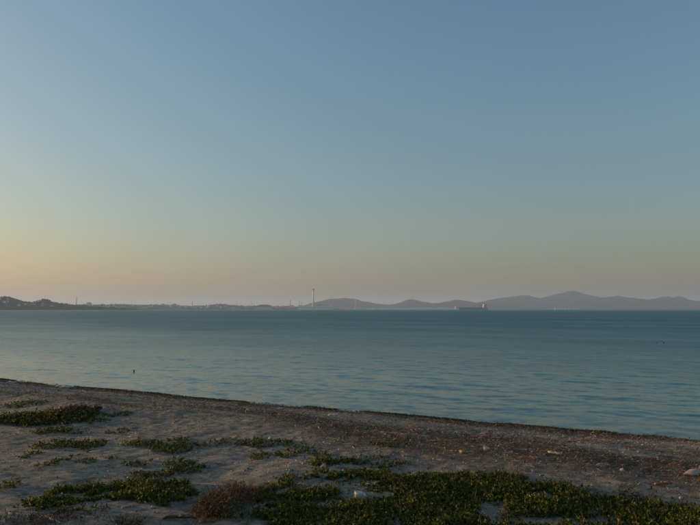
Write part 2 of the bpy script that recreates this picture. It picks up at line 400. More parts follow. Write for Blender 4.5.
for px, t in ((10, .22), (14, .26), (16.5, .18), (18, .2), (32, .16), (34, .22), (41, .2), (45, .17), (52, .2), (54, .15), (63, .16)):
    p = surf(LH, px, t, -150, 140); place_house(hr.choice((0, 0, 1)), tuple(p), hr.uniform(-.6, .6), 'small pale house on the dark scrub headland at the left of the far shore', 'pale houses on the headland', size=.62)
for px, t in ((71.5, .12), (86, .25), (89, .2), (93, .26), (97, .2), (103, .12), (106, .16), (108.5, .10), (112, .2), (118, .25), (124, .15), (126, .09), (132, .08), (137, .2), (143, .25), (150, .09), (152.5, .1), (156, .17), (161, .2), (166, .24), (170, .2), (175, .16), (178, .2),
              (184, .15), (187, .22), (190, .14), (196, .2), (199, .17), (202, .23), (205, .14), (212, .2), (224, .13), (228, .18), (237, .08), (243, .2), (248, .15), (250, .2), (274, .22), (279, .15), (284, .2), (288, .15), (293, .2), (210, .1), (220, .2), (263, .1), (81, .14), (115, .1)):
    p = surf(LC, px, t, 40, 352); k = hr.choice((1, 2, 2, 3, 3, 4, 5))
    place_house(k, tuple(p), hr.uniform(-.4, .4), 'small pale building on the low hazy shore between headland and chimney', 'pale buildings along the far shore', 'shore_building', 'building', .75)
# long white quayside sheds right of the plant
qr = random.Random(3); px = 331.0
while px < 454:
    w = qr.uniform(3.2, 6.5); Yq = 5700+(px-331)*2; cx, _, _ = at(px+w/2, HOR, Yq); wm = w*.93/FPX*Yq; h = qr.uniform(11, 16)
    e = empty('quay_shed', (cx, Yq, 1.2), 0); m_ = (pink_wall if px < 385 and qr.random() < .7 else white_wall)
    wl = MB().box(-wm/2, wm/2, -25, 25, -5, h).build('wall', m_, e)
    MB().prism([(-wm/2-1, h), (wm/2+1, h), (wm/2+1, h+1), (0, h+4.5), (-wm/2-1, h+1)], -26, 26).build('roof', white_wall if m_ is white_wall else pale_wall, e)
    q = MB()
    for i in range(4): q.box(-wm*.42+i*wm*.25, -wm*.42+i*wm*.25+wm*.09, -25.2, -24.8, 0, 7)
    tag(q.build('door_row', grey_roof, wl), kind='stuff')
    tag(e, 'pale low quayside shed in the white row between chimney and cargo ship', 'shed', 'pale sheds along the far quay'); px += w
for px, dy in ((556, 0), (559.5, 30), (563, 0), (567, 40), (571, -20), (574, 10), (577.5, 0)):
    Yq = 6660+dy*.4; cx, _, _ = at(px, HOR, Yq); wm = hr.uniform(28, 46)
    e = empty('hill_foot_building', (cx, Yq, 8), hr.uniform(-.2, .2))
    MB().box(-wm/2, wm/2, -10, 10, -10, 7).build('wall', pale_wall, e); MB().box(-wm/2-1, wm/2+1, -11, 11, 7, 8).build('roof', pale_wall, e)
    tag(e, 'tiny white building at the foot of the mountains on the right', 'building', 'white buildings below the mountains')
# the plant hall beside the chimney
YP = 4040.0
def m_at(w_px, Yq=YP): return w_px/FPX*Yq
cx, _, _ = at(315, HOR, YP)
e = empty('factory', (cx, YP, 2)); W = m_at(33)
hall = MB().box(-W*.5, W*.42, -30, 30, -6, 24).build('hall', white_wall, e)
MB().box(-W*.51, W*.43, -31, 31, 24, 26).build('roof', pale_wall, e)
MB().box(W*.425, W*.56, -30, 30, -6, 15).build('annex', pale_wall, e)
MB().box(W*.44, W*.50, -20, 20, 15, 27).build('annex_tower', white_wall, e)
MB().box(-W*.10, -W*.03, -15, 15, 26, 35).build('boiler_house', dark_steel, e)
MB().box(W*.06, W*.22, -15, 15, 26, 32.5).build('boiler_house', dark_steel, e)
MB().box(W*.26, W*.38, -15, 15, 26, 30).build('boiler_house', grey_roof, e)
q = MB()
for i in range(22): q.box(-W*.48+i*W*.04, -W*.48+i*W*.04+W*.018, -30.3, -29.7, 9, 15)
tag(q.build('window_band', grey_roof, hall), kind='stuff')
tag(e, 'long low white factory hall at the foot of the tall chimney', 'factory')
cx, _, _ = at(313.2, HOR, YP-50)
e = empty('chimney', (cx, YP-50, 0)); Hc = m_at(20.6)
ch = MB().tube([(0, 0, -4), (0, 0, Hc*.45), (0, 0, Hc*.93)], [7.2, 6.3, 5.6], 20).build('shaft', concrete, e, True)
MB().tube([(0, 0, Hc*.93), (0, 0, Hc)], [5.8, 5.5], 20).build('soot_band', plain('sooty_concrete', (.16, .14, .13), .9, .2, .1), e, True)
MB().tube([(0, 0, Hc*.955), (0, 0, Hc*.97)], [6.4, 6.4], 20).build('platform', dark_steel, ch)
tag(e, 'tall pale concrete chimney with darker top beside the white factory', 'chimney')
# faint white tower
Yq = 5650; cx, _, _ = at(355.7, HOR, Yq)
e = empty('tower', (cx, Yq, 0)); Ht = 10.2/FPX*Yq
MB().tube([(0, 0, -4), (0, 0, Ht*.8), (0, 0, Ht*.9)], [4.4, 3.8, 3.8], 16).build('shaft', pale_wall, e, True)
MB().tube([(0, 0, Ht*.9), (0, 0, Ht*.93), (0, 0, Ht)], [5, 5, 3], 16).build('head', pale_wall, e)
tag(e, 'faint slender white tower rising from the quay sheds', 'tower')
# masts and pylons
def mast(px, top, Yq, w, label, group=None, mat=steel, arms=0):
    cx, _, zt = at(px, top, Yq); e = empty('mast', (cx, Yq, 0))
    for sx in (-1, 1):
        for sy in (-1, 1):
            MB().tube([(sx*w, sy*w, -3), (sx*w*.25, sy*w*.25, zt)], [w*.28, w*.16], 5).build('leg', mat, e)
    b = MB()
    for i in range(9):
        z0, z1 = zt*i/9, zt*(i+1)/9; a0 = w*(1-.75*i/9); a1 = w*(1-.75*(i+1)/9)
        for s in (-1, 1):
            b.tube([(-a0*s, -a0, z0), (a1*s, -a1, z1)], w*.09, 4); b.tube([(-a0*s, a0, z0), (a1*s, a1, z1)], w*.09, 4)
    tag(b.build('lattice', mat, e), kind='stuff')
    for i in range(arms): MB().box(-w*2.2, w*2.2, -w*.12, w*.12, zt*(.93-.12*i), zt*(.95-.12*i)).build('cross_arm', mat, e)
    tag(e, label, 'mast', group)
mast(76.6, 297.0, 2400, 1.15, 'thin brown lattice mast standing right of the dark headland', None, steel, 1)
mast(290.3, 299.6, 4150, 3.2, 'dark lattice mast left of the factory hall')
mast(299.5, 300.4, 4300, 2.2, 'thin lattice mast at the left end of the factory roof')
mast(301.5, 301.0, 4400, 2.0, 'faint thin mast close beside another at the factory end')
for px, top in ((124, 300.0), (131.5, 298.5), (167, 302), (170.5, 302), (237, 300.0), (252, 301)):
    mast(px, top, 4000, 1.0, 'faint thin mast above the low hazy shore', 'faint masts along the far shore')
mast(192.5, 301.2, 3800, 2.6, 'dark thin mast among pale sheds, between headland and chimney')
Yq = 3700; cx, _, _ = at(207.5, HOR, Yq); e = empty('silo', (cx, Yq, 1)); MB().tube([(0, 0, -3), (0, 0, 24)], [3.6, 3.6], 14).build('shell', white_wall, e, True); MB().tube([(0, 0, 24), (0, 0, 27)], [3.8, 1], 14).build('cap', pale_wall, e)
tag(e, 'slim white silo on the low shore among pale buildings', 'silo')
# barn-roofed shed on a knoll
Yq = 3830; cx, _, _ = at(263.5, HOR, Yq); e = empty('storage_dome', (cx, Yq, 3)); R_ = m_at(8.2, Yq)
MB().prism([(-R_, -8), (R_, -8), (R_, 14), (-R_, 14)], -28, 28).build('wall', pale_wall, e)
MB().prism([(-R_-2, 14)]+[(R_*math.cos(a)*1.03+R_*.12*math.sin(a), 14+15*math.sin(a)**1.1) for a in np.linspace(math.pi-.02, .02, 14)]+[(R_+2, 14)], -29, 29).build('roof', dark_steel, e)
tag(e, 'long shed with dark rounded roof on the far shore left of the chimney', 'shed')

# --- trees and scrub on the far shore, one mass
def blob_cloud(name, pts, rad, mat, label):
    t = (1+5**.5)/2
    iv = np.array([(-1,t,0),(1,t,0),(-1,-t,0),(1,-t,0),(0,-1,t),(0,1,t),(0,-1,-t),(0,1,-t),(t,0,-1),(t,0,1),(-t,0,-1),(-t,0,1)])/math.sqrt(1+t*t)
    fi = np.array([(0,11,5),(0,5,1),(0,1,7),(0,7,10),(0,10,11),(1,5,9),(5,11,4),(11,10,2),(10,7,6),(7,1,8),(3,9,4),(3,4,2),(3,2,6),(3,6,8),(3,8,9),(4,9,5),(2,4,11),(6,2,10),(8,6,7),(9,8,1)])
    n = len(pts); j = rng.uniform(.65, 1.25, (n, 12, 1)); sc_ = np.stack([rng.uniform(.9, 1.7, n), rng.uniform(.9, 1.5, n), rng.uniform(.6, .95, n)], -1)
    V = pts[:, None, :]+iv[None]*j*sc_[:, None, :]*rad[:, None, None]
    F = (fi[None]+12*np.arange(n)[:, None, None]).reshape(-1, 3)
    o = mesh_obj(name, V.reshape(-1, 3), F, mat); tag(o, label, kind='stuff')
scrub = plain('scrub_leaf', (.030, .040, .022), .9, .4, .05)
pts = []
for V, lo_, hi_, n, a, b in ((LH, -150, 140, 900, .03, .42), (LC, 40, 352, 420, .02, .40)):
    for _ in range(n):
        c = rng.integers(2, V.shape[1]-2); t = rng.uniform(a, b); r = int(t*(V.shape[0]-1)); p = V[r, c]
        pxx = lo_+(hi_-lo_)*c/(V.shape[1]-1)
        if V is LC and pxx > 300 and rng.random() < .85: continue
        if fbm(np.array(p[0]/90), np.array(p[1]/60), 70, 3) > .42: pts.append(p+np.array((rng.normal(0, 6), rng.normal(0, 6), 1.5)))
for pxc, w, n in ((222, 6, 26), (232, 5, 22), (268, 4, 10), (228, 9, 20), (46, 5, 26), (8, 6, 26), (285, 8, 14), (213, 3, 8), (30, 3, 8)):
    for _ in range(n):
        px = pxc+rng.normal(0, w/2)
        p = surf(LH, px, .34, -150, 140) if px < 70 else surf(LC, px, .3, 40, 352)
        pts.append(p+np.array((rng.normal(0, 5), rng.normal(0, 8), rng.uniform(.5, 2.5))))
pts = np.array(pts); blob_cloud('far_scrub', pts, rng.uniform(1.1, 3.0, len(pts))*np.where(pts[:, 1] > 2700, 1.5, 1), scrub, 'dark trees and scrub covering the far headland and shore')

# --- cargo ship and small boat
YS = 3500.0; cx, _, _ = at(473.6, HOR, YS); Ls = m_at(28, YS)
hullm = plain('ship_hull', (.035, .045, .055), .5, .2, .05); deckm = plain('ship_deck', (.05, .048, .045), .7, .2, .05)
e = empty('cargo_ship', (cx, YS, 0))
def hull(L, B, H):
    st = np.linspace(-L/2, L/2, 25); V = []; F = []
    for i, x in enumerate(st):
        t = (x+L/2)/L; half = B/2*min(1, (t/.16)**.6 if t < .16 else 1)*(1 if t < .93 else 1-.35*(t-.93)/.07)
        half = max(half, .3); sh = H+(4.0*(1-t/.16)**1.5 if t < .16 else 0)+(1.5 if t > .86 else 0)
        rake = -4*(1-t/.1) if t < .1 else 0
        V += [(x, -half*.75, -4), (x+rake*.6, -half, 2), (x+rake, -half, sh), (x+rake, half, sh), (x+rake*.6, half, 2), (x, half*.75, -4)]
    for i in range(24):
        for k in range(6): a = i*6+k; b = i*6+(k+1) % 6; F.append((a, b, b+6, a+6))
    F += [tuple(range(5, -1, -1)), tuple(24*6+k for k in range(6))]
    return np.array(V), F
V, F = hull(Ls, 30, 11); mesh_obj('hull', V, F, hullm, e)
MB().box(-Ls*.40, Ls*.30, -12, 12, 11.02, 13.5).build('hatch_covers', deckm, e)
dh = MB().box(Ls*.345, Ls*.415, -13, 13, 11, 27).build('deckhouse', pale_wall, e)
MB().box(Ls*.35, Ls*.385, -15.5, 15.5, 27, 30).build('bridge', white_wall, dh)
q = MB(); 
for z in (15, 19, 23, 27): q.box(Ls*.35, Ls*.41, -13.15, -12.9, z, z+1.1)
tag(q.build('window_band', dark_steel, dh), kind='stuff')
MB().box(Ls*.425, Ls*.455, -5, 5, 12.5, 32).build('funnel', deckm, e)
for x, h in ((.04, 26), (.21, 27), (.27, 29)):
    cp = MB().tube([(Ls*x, 0, 10), (Ls*x, 0, h)], [2.2, 1.6], 8).build('crane_post', dark_steel, e)
    MB().tube([(Ls*x, 0, h-9), (Ls*(x+.06), 0, h-1)], [1.0, .6], 6).build('crane_jib', dark_steel, cp)
MB().tube([(-Ls*.46, 0, 13), (-Ls*.46, 0, 23)], [.9, .5], 6).build('foremast', dark_steel, e)
MB().tube([(Ls*.47, 0, 12), (Ls*.47, 0, 30)], [.9, .5], 6).build('aft_mast', dark_steel, e)
tag(e, 'long dark cargo ship with white deckhouse at its right end', 'ship')
Yb = 3500.0; cx, _, _ = at(455.6, HOR, Yb); e = empty('boat', (cx, Yb, 0), .9)
V, F = hull(24, 8, 4); mesh_obj('hull', V, F, white_wall, e)
MB().box(-5, 6, -3, 3, 4, 14).build('cabin', white_wall, e); MB().box(-3, 4, -2.4, 2.4, 14, 20).build('wheelhouse', white_wall, e)
MB().tube([(1, 0, 20), (1, 0, 27)], [.35, .2], 6).build('mast', steel, e)
MB().box(-5.1, 6.1, -3.1, 3.1, 9, 10.5).build('window_band', dark_steel, e)
tag(e, 'small white boat just left of the dark cargo ship', 'boat')

# --- floats on the water
fl_m = plain('float_black', (.02, .02, .022), .5, .2, 20)
def uvball(r, n=10, k=7, squash=1.0):
    V = []; F = []
    for j in range(k+1):
        a = math.pi*j/k
        for i in range(n): V.append((r*math.sin(a)*math.cos(2*math.pi*i/n), r*math.sin(a)*math.sin(2*math.pi*i/n), r*squash*math.cos(a)))
    for j in range(k):
        for i in range(n): F.append((j*n+i, j*n+(i+1) % n, (j+1)*n+(i+1) % n, (j+1)*n+i))
    return np.array(V), F
for px, py, r, lab in ((134, 371, .034, 'small black float bobbing near the beach on the left'), (656.5, 343.4, .05, 'tiny black float on the right, left one of two'), (663.5, 343.0, .05, 'tiny black float on the right, right one of two')):
    u, f, z = ray(px, py); t = -CAM_Z/z
    e = empty('float', (float(u*t), float(f*t), .015)); V, F = uvball(r, 12, 8, .85); bl = mesh_obj('ball', V, F, fl_m, e, True)
    MB().tube([(r*.9, 0, .1*r), (r*1.2, 0, r*.25), (r*1.25, .2*r, -.1*r)], r*.12, 6).build('eye', fl_m, bl, True); tag(e, lab, 'float')

# ------------------------------------------------------------------ plants on the sand
leafm = tinted('leaf', .55, .25, .22); stemm = plain('stem', (.11, .085, .05), .8, .3, 30)
twigm = tinted('dry_twig', .85, 0, .2); weedm = tinted('drift_weed', .8, 0, .25)
GREENS = np.array([(.022, .036, .006), (.036, .052, .007), (.062, .074, .009), (.088, .094, .012), (.125, .118, .018)])
def leaf_mesh(P, Dr, ln, wd, colr):
    """two-triangle keeled leaves"""
    n = len(P); up = rng.normal(0, 1, (n, 3)); sd_ = np.cross(Dr, up); sd_ /= np.linalg.norm(sd_, axis=1, keepdims=True)+1e-9
    nr = np.cross(sd_, Dr); m = P+Dr*(ln*.55)[:, None]
    V = np.stack([P, m+sd_*(wd*.5)[:, None]+nr*(wd*.18)[:, None], P+Dr*ln[:, None]-nr*(ln*.12)[:, None], m-sd_*(wd*.5)[:, None]+nr*(wd*.18)[:, None]], 1)
    b = 4*np.arange(n)[:, None]; F = np.concatenate([b+np.array([[0, 1, 2]]), b+np.array([[0, 2, 3]])])
    return V.reshape(-1, 3), F, np.repeat(colr, 4, 0)
def ribbon_mesh(A, B, C, w, colr, lift=None):
    """three-point bent strips with width w"""
    n = len(A); t = C-A; sdv = np.stack([-t[:, 1], t[:, 0], rng.normal(0, .35, n)*np.linalg.norm(t, axis=1)], -1); sdv /= np.linalg.norm(sdv, axis=1, keepdims=True)+1e-9
    sdv = sdv*(w*.5)[:, None]
    V = np.stack([A-sdv*.6, A+sdv*.6, B-sdv, B+sdv, C-sdv*.4, C+sdv*.4], 1); b = 6*np.arange(n)[:, None]
    F = np.concatenate([b+np.array([[0, 1, 3, 2]]), b+np.array([[2, 3, 5, 4]])])
    return V.reshape(-1, 3), F, np.repeat(colr, 6, 0)
def palette(n, cols, jit=.25, p=None):
    c = cols[rng.choice(len(cols), n, p=p)]; return np.clip(c*(1+rng.normal(0, jit, (n, 1))), .004, .9)
def sprigs(x, y, h, k=9, leaf=.020, cols=GREENS, p=None, odd=.03, oddcol=(.20, .16, .035), mound=None):
    """leafy shoots at ground points x,y with height h -> leaf data and stem data"""
    n = len(x); z = ground_z(x, y)+(0 if mound is None else mound)
    az = rng.uniform(0, 2*math.pi, n); til = rng.uniform(.15, 1.15, n)
    sdir = np.stack([np.cos(az)*np.sin(til), np.sin(az)*np.sin(til), np.cos(til)], -1); L = h*rng.uniform(.35, 1.2, n)
    base = np.stack([x, y, z-.004], -1)
    t = (np.arange(k)+.6)/k
    P = base[:, None, :]+sdir[:, None, :]*(L[:, None]*t[None])[..., None]
    P[..., 2] -= (t**2)[None]*(L*.25*np.sin(til))[:, None]
    P[..., 2] = np.maximum(P[..., 2], z[:, None]+.004)
    P = P.reshape(-1, 3); N_ = len(P)
    Dr = np.repeat(sdir, k, 0)*.55+rng.normal(0, .62, (N_, 3)); Dr[:, 2] = np.abs(Dr[:, 2])*.8+.12; Dr /= np.linalg.norm(Dr, axis=1, keepdims=True)
    ln = leaf*(.45+1.15*rng.random(N_)**1.5)*np.repeat(rng.uniform(.75, 1.35, n), k); c = palette(N_, cols, .28, p)
    c = c*np.repeat(rng.uniform(.7, 1.35, (n, 1)), k, 0)
    o = rng.random(N_) < odd; c[o] = np.array(oddcol)*rng.uniform(.6, 1.3, (o.sum(), 1))
    tip = base+sdir*L[:, None]; tip[:, 2] -= L*.25*np.sin(til)
    tip[:, 2] = np.maximum(tip[:, 2], z+.004); mid = (base+tip)/2+np.array((0, 0, .006))
    return (P, Dr, ln, ln*rng.uniform(.45, .7, N_), c), (base, mid, tip)
def in_ellipse(pxc, pyc, rx, ry, n, seed, thr=.42, ang=0, soft=.5):
    """ground points filling an irregular patch; the patch is laid out on the ground in metres"""
    x0, y0 = on_ground(pxc, pyc); xl, _ = on_ground(pxc-rx, pyc); _, yf = on_ground(pxc, pyc-ry); _, yn = on_ground(pxc, pyc+ry)
    a = float(x0-xl); b = float(yf-yn)/2; r = np.sqrt(rng.random(n))*1.15; th = rng.uniform(0, 2*math.pi, n)
    dx, dy = r*np.cos(th), r*np.sin(th); x = x0+a*dx; y = (yf+yn)/2+b*dy+ang*a*dx
    nz = fbm(x*3.2+seed*7.3, y*3.2, 400+seed, 3); keep = (nz-thr)*2.2+(1-r)*soft > rng.uniform(0, .25, n)
    return x[keep], y[keep]
SPD = 760                       # shoots per square metre of mat
def mat_area(pxc, pyc, rx, ry):
    x0, y0 = on_ground(pxc, pyc); xl, _ = on_ground(pxc-rx, pyc); _, yf = on_ground(pxc, pyc-ry); _, yn = on_ground(pxc, pyc+ry)
    return math.pi*abs(float(x0-xl))*abs(float(yf-yn))/2
def plant(name, spec, label, cat='plant', h=.05, group=None, k=8, leaf=.020, cols=GREENS, p=None, odd=.03, oddcol=(.20, .16, .035), dens=1.0, thr=.475, mound=0, parts=('leaves', 'stems')):
    xs, ys_ = [], []
    for i, s in enumerate(spec):
        pxc, pyc, rx, ry = s[:4]; ang = s[4] if len(s) > 4 else 0
        x, y = in_ellipse(pxc, pyc, rx, ry, max(24, int(SPD*dens*mat_area(pxc, pyc, rx, ry)*1.3)), int(pxc)+i, thr, ang); xs.append(x); ys_.append(y)
    x = np.concatenate(xs); y = np.concatenate(ys_)
    if len(x) == 0: return
    cx_, cy_ = x.mean(), y.mean(); cz_ = float(ground_z(cx_, cy_))
    md = None
    if mound:
        rr = np.sqrt(((x-cx_)/(np.ptp(x)/2+1e-6))**2+((y-cy_)/(np.ptp(y)/2+1e-6))**2); md = mound*np.clip(1-rr**2, 0, 1)*rng.uniform(.25, 1, len(x))
    lf, st_ = sprigs(x, y, np.full(len(x), h), k, leaf, cols, p, odd, oddcol, md)
    e = empty(name, (cx_, cy_, cz_)); o_ = np.array((cx_, cy_, cz_))
    V, F, c = leaf_mesh(*lf); tag(mesh_obj(parts[0], V-o_, F, leafm, e, col=c), kind='stuff')
    V, F, c = ribbon_mesh(*st_, np.full(len(x), .003), np.tile((.1, .08, .045), (len(x), 1))); tag(mesh_obj(parts[1], V-o_, F, twigm, e, col=c), kind='stuff')
    tag(e, label, cat, group); return e
MATC = np.array([(.038, .056, .008), (.066, .084, .010), (.098, .112, .014), (.140, .135, .022)])
plant('shrub', [(22, 420, 34, 5.5), (58, 418, 38, 6.5), (50, 421, 42, 5)], 'large green hummock of beach plants with brownish crown at the left edge', 'shrub', .085, mound=.06, k=10, leaf=.030, odd=.06, oddcol=(.16, .13, .03), dens=.75, thr=.455)
plant('dry_shrub', [(66, 416, 22, 5)], 'brown dried bush on the right half of the large green hummock', 'shrub', .10, mound=.09, k=10, leaf=.026, cols=np.array([(.085, .052, .024), (.06, .038, .02), (.11, .075, .035)]), dens=.9, thr=.34, parts=('dry_leaves', 'twigs'))
GR = 'creeping green plant mats on the sand'
for spec, lab, h, dn in (
    ([(102, 415, 27, 3.2)], 'thin green plant strip trailing right from the large left hummock', .05, .9),
    ([(18, 405, 22, 3)], 'faint olive plant strip behind the large left hummock', .04, .6),
    ([(50, 432, 17, 3.5), (82, 431, 19, 3.5)], 'first narrow green mat in front of the large left hummock', .06, 1),
    ([(58, 445, 22, 4), (92, 445, 14, 4)], 'second green mat in front of the large left hummock, longer and thicker', .065, 1.1),
    ([(28, 457, 6, 4)], 'small lone dark green tuft on bare sand near the left edge', .07, 1),
    ([(52, 464, 9, 2.5, .8), (68, 460, 11, 2.6, .8), (80, 455, 8, 2.5, .8)], 'slanting green trail of plants on bare sand below the second mat', .05, .9),
    ([(87, 462, 10, 2.6)], 'small flat green mat right of the slanting trail', .05, 1),
    ([(150, 446, 26, 4.5), (180, 449, 24, 6), (186, 440, 16, 3)], 'big green mat left of centre behind the dry brown bush', .065, 1.1),
    ([(186, 468, 20, 6), (172, 462, 10, 3)], 'dense green mat with pale scrap on it, behind the dry brown bush', .065, 1.2),
    ([(235, 443, 30, 3.4), (280, 445, 26, 4), (300, 450, 14, 3)], 'long thin green strip reaching right toward the beach centre', .055, .9),
    ([(262, 457, 20, 2.4), (288, 456, 8, 2.4)], 'short thin green strip below the long one near the beach centre', .05, .8),
    ([(320, 453, 21, 5)], 'olive green mat just left of centre, end of the long strip', .06, 1),
    ([(145, 463, 17, 3, .4)], 'thin slanting green strip below the big left mat', .05, .8),
    ([(150, 476, 19, 3.2), (175, 474, 12, 2.4)], 'narrow bright green strip with sunlit leaves above the bottom left carpet', .06, 1.1),
    ([(384, 445, 19, 4)], 'olive plant patch on the brown drift line right of centre', .06, .8),
    ([(4, 489, 9, 6)], 'small bright green tuft cut by the left edge of the picture', .07, 1.1),
    ([(112, 459, 7, 1.8)], 'tiny flat green mat on open sand left of the dense mat', .04, .8),
    ([(365, 460, 20, 4), (395, 464, 16, 3)], 'sparse green patch above the white block, behind the carpet', .05, .6),
    ([(95, 421, 12, 3)], 'small dim green patch at the right foot of the large left hummock', .05, .8),
    ([(118, 432, 10, 2)], 'tiny green sprig patch between left mats and the big centre mat', .04, .7)):
    plant('creeping_plant', spec, lab, 'plant', h, GR, cols=MATC, dens=dn)
# dry brown bush
def dry_bush(spec, label, n, hh, cols, p=None, name='dry_shrub'):
    x = []; y = []
    for i, (a, b, rx, ry) in enumerate(spec):
        u_, v_ = in_ellipse(a, b, rx, ry, n, i+int(a), .44, 0, .45); x.append(u_); y.append(v_)
    x = np.concatenate(x); y = np.concatenate(y); cx_, cy_ = x.mean(), y.mean()
    rr = np.sqrt(((x-cx_)/(np.ptp(x)/2))**2+((y-cy_)/(np.ptp(y)/2))**2); md = hh*np.clip(1-rr**2, 0, 1)*rng.uniform(.1, 1, len(x)); z = ground_z(x, y)+md
    A = np.stack([x, y, z], -1); az = rng.uniform(0, 6.283, len(x)); L = rng.uniform(.03, .13, len(x)); el = rng.uniform(-.4, 1.0, len(x))
    C = A+np.stack([np.cos(az)*np.cos(el), np.sin(az)*np.cos(el), np.sin(el)], -1)*L[:, None]; B = (A+C)/2+rng.normal(0, .012, A.shape)
    o_ = np.array((cx_, cy_, float(ground_z(cx_, cy_)))); e = empty(name, tuple(o_))
    V, F, c = ribbon_mesh(A, B, C, rng.uniform(.002, .006, len(x)), palette(len(x), cols, .3, p)); tag(mesh_obj('twigs', V-o_, F, twigm, e, col=c), kind='stuff')
    kk = rng.choice(len(x), len(x)//2); P = C[kk]; Dr = rng.normal(0, 1, P.shape); Dr /= np.linalg.norm(Dr, axis=1, keepdims=True)
    V, F, c = leaf_mesh(P, Dr, rng.uniform(.008, .02, len(kk)), rng.uniform(.005, .011, len(kk)), palette(len(kk), cols*1.25, .35, p)); tag(mesh_obj('dry_leaves', V-o_, F, leafm, e, col=c), kind='stuff')
    tag(e, label, 'shrub')
BR = np.array([(.085, .045, .024), (.055, .030, .018), (.13, .075, .038), (.035, .024, .016), (.17, .12, .07)])
dry_bush([(240, 500, 20, 10), (214, 512, 18, 11), (226, 506, 22, 11)], 'dry reddish brown bush in the foreground left of centre', 1500, .13, BR*np.array((1.25, 1.1, .8)))
dry_bush([(12, 520, 60, 9), (70, 521, 50, 7), (110, 524, 30, 5)], 'flattened heap of dark dead twigs along the bottom left edge', 700, .02, BR*.6, name='twig_heap')
plant('creeping_plant', [(228, 510, 28, 10), (244, 516, 20, 8)], 'green plant growing up through the dry reddish brown bush', 'plant', .13, GR, cols=MATC, dens=.5)
plant('creeping_plant', [(60, 508, 34, 6), (30, 505, 14, 4), (85, 514, 20, 5)], 'loose green shoots poking through the dark twig heap', 'plant', .08, GR, cols=GREENS, dens=.6)
OR = np.array([(.20, .075, .018), (.15, .055, .015), (.12, .085, .02), (.07, .075, .016)])
plant('orange_plant', [(505, 487, 9, 4)], 'small orange leaved plant at the upper edge of the green carpet', 'plant', .09, cols=OR, k=9, dens=1.3)
plant('orange_plant', [(366, 512, 11, 5)], 'orange red leaved plant below the white block', 'plant', .06, cols=OR, k=9, dens=1.2)
plant('orange_plant', [(328, 486, 9, 5)], 'rusty leaved plant left of the white block', 'plant', .055, cols=OR, k=9, dens=.9)
plant('orange_plant', [(404, 511, 12, 3)], 'dull orange plant in a gap of the carpet, right of the white block', 'plant', .05, cols=OR*.8, k=9, dens=.9)
plant('tall_weed', [(641, 502, 9, 4)], 'straggly brown tipped weed sticking up at the right carpet edge', 'plant', .17, cols=np.array([(.06, .055, .02), (.10, .055, .02), (.045, .05, .015)]), k=10, leaf=.022, dens=.55)
plant('tall_weed', [(626, 500, 6, 3)], 'small grey green weed left of the brown tipped weed', 'plant', .13, cols=GREENS, k=9, leaf=.02, dens=.5)
plant('bright_plant', [(617, 507, 9, 4)], 'bright yellow green plant in the dark carpet at the lower right', 'plant', .075, cols=np.array([(.12, .15, .015), (.09, .12, .014), (.06, .09, .012)]), k=9, leaf=.024, dens=1.2)

# --- the continuous green carpet of the foreground
def in_poly(px, py, poly):
    ins = np.zeros(len(px), bool); n = len(poly)
    for i in range(n):
        (x1, y1), (x2, y2) = poly[i], poly[(i+1) % n]
        c = ((y1 > py) != (y2 > py)) & (px < (x2-x1)*(py-y1)/(y2-y1+1e-12)+x1); ins ^= c
    return ins
def carpet(poly, n, thr, seed, soft=.18):
    q = [on_ground(a, b) for a, b in poly]; q = [(float(a), float(b)) for a, b in q]
    xs = [a for a, b in q]; ys2 = [b for a, b in q]
    x = rng.uniform(min(xs), max(xs), n); y = rng.uniform(min(ys2), max(ys2), n)
    ex = (fbm(x*4, y*4, 500+seed, 3)-.5)*.5; ey = (fbm(x*4+30, y*4, 520+seed, 3)-.5)*.5
    k = in_poly(x+ex, y+ey, q); x, y = x[k], y[k]
    nz = .66*fbm(x*2.1+seed, y*3.0, 540+seed, 3)+.34*fbm(x*10, y*10, 560+seed, 2); k = nz+rng.normal(0, .035, len(x)) > thr(x, y); return x[k], y[k]
cx1, cy1 = carpet([(425, 474), (470, 474), (520, 479), (560, 488), (600, 497), (645, 503), (680, 511), (715, 521), (760, 560), (430, 560), (400, 520), (395, 490)], 17000, lambda x, y: np.where(x > .75, .385, .43), 1)
cx2, cy2 = carpet([(262, 484), (310, 476), (345, 470), (400, 476), (440, 480), (440, 560), (240, 560), (262, 520)], 15000, lambda x, y: np.full(x.shape, .495), 2)
cx3, cy3 = carpet([(85, 487), (130, 483), (190, 483), (222, 490), (215, 500), (160, 502), (110, 500), (60, 507), (30, 512), (25, 505), (60, 495)], 6500, lambda x, y: np.full(x.shape, .475), 3)
cx4, cy4 = carpet([(300, 462), (345, 460), (400, 470), (395, 480), (330, 478)], 1800, lambda x, y: np.full(x.shape, .50), 4)
x = np.concatenate([cx1, cx2, cx3, cx4]); y = np.concatenate([cy1, cy2, cy3, cy4])
hgt = .012+.085*fbm(x*3.2, y*3.2, 580, 3)**1.6*1.5+.03*smooth(.5, 2.5, x)
lf, st_ = sprigs(x, y, hgt, 9, .021, GREENS*1.3*np.array((1.0, 1.04, .75)), None, .035, (.17, .14, .03))
V, F, c = leaf_mesh(*lf); gc = mesh_obj('ground_cover', V, F, leafm, col=c)
tag(gc, 'low dark green leafy carpet spreading over the foreground sand', kind='stuff')

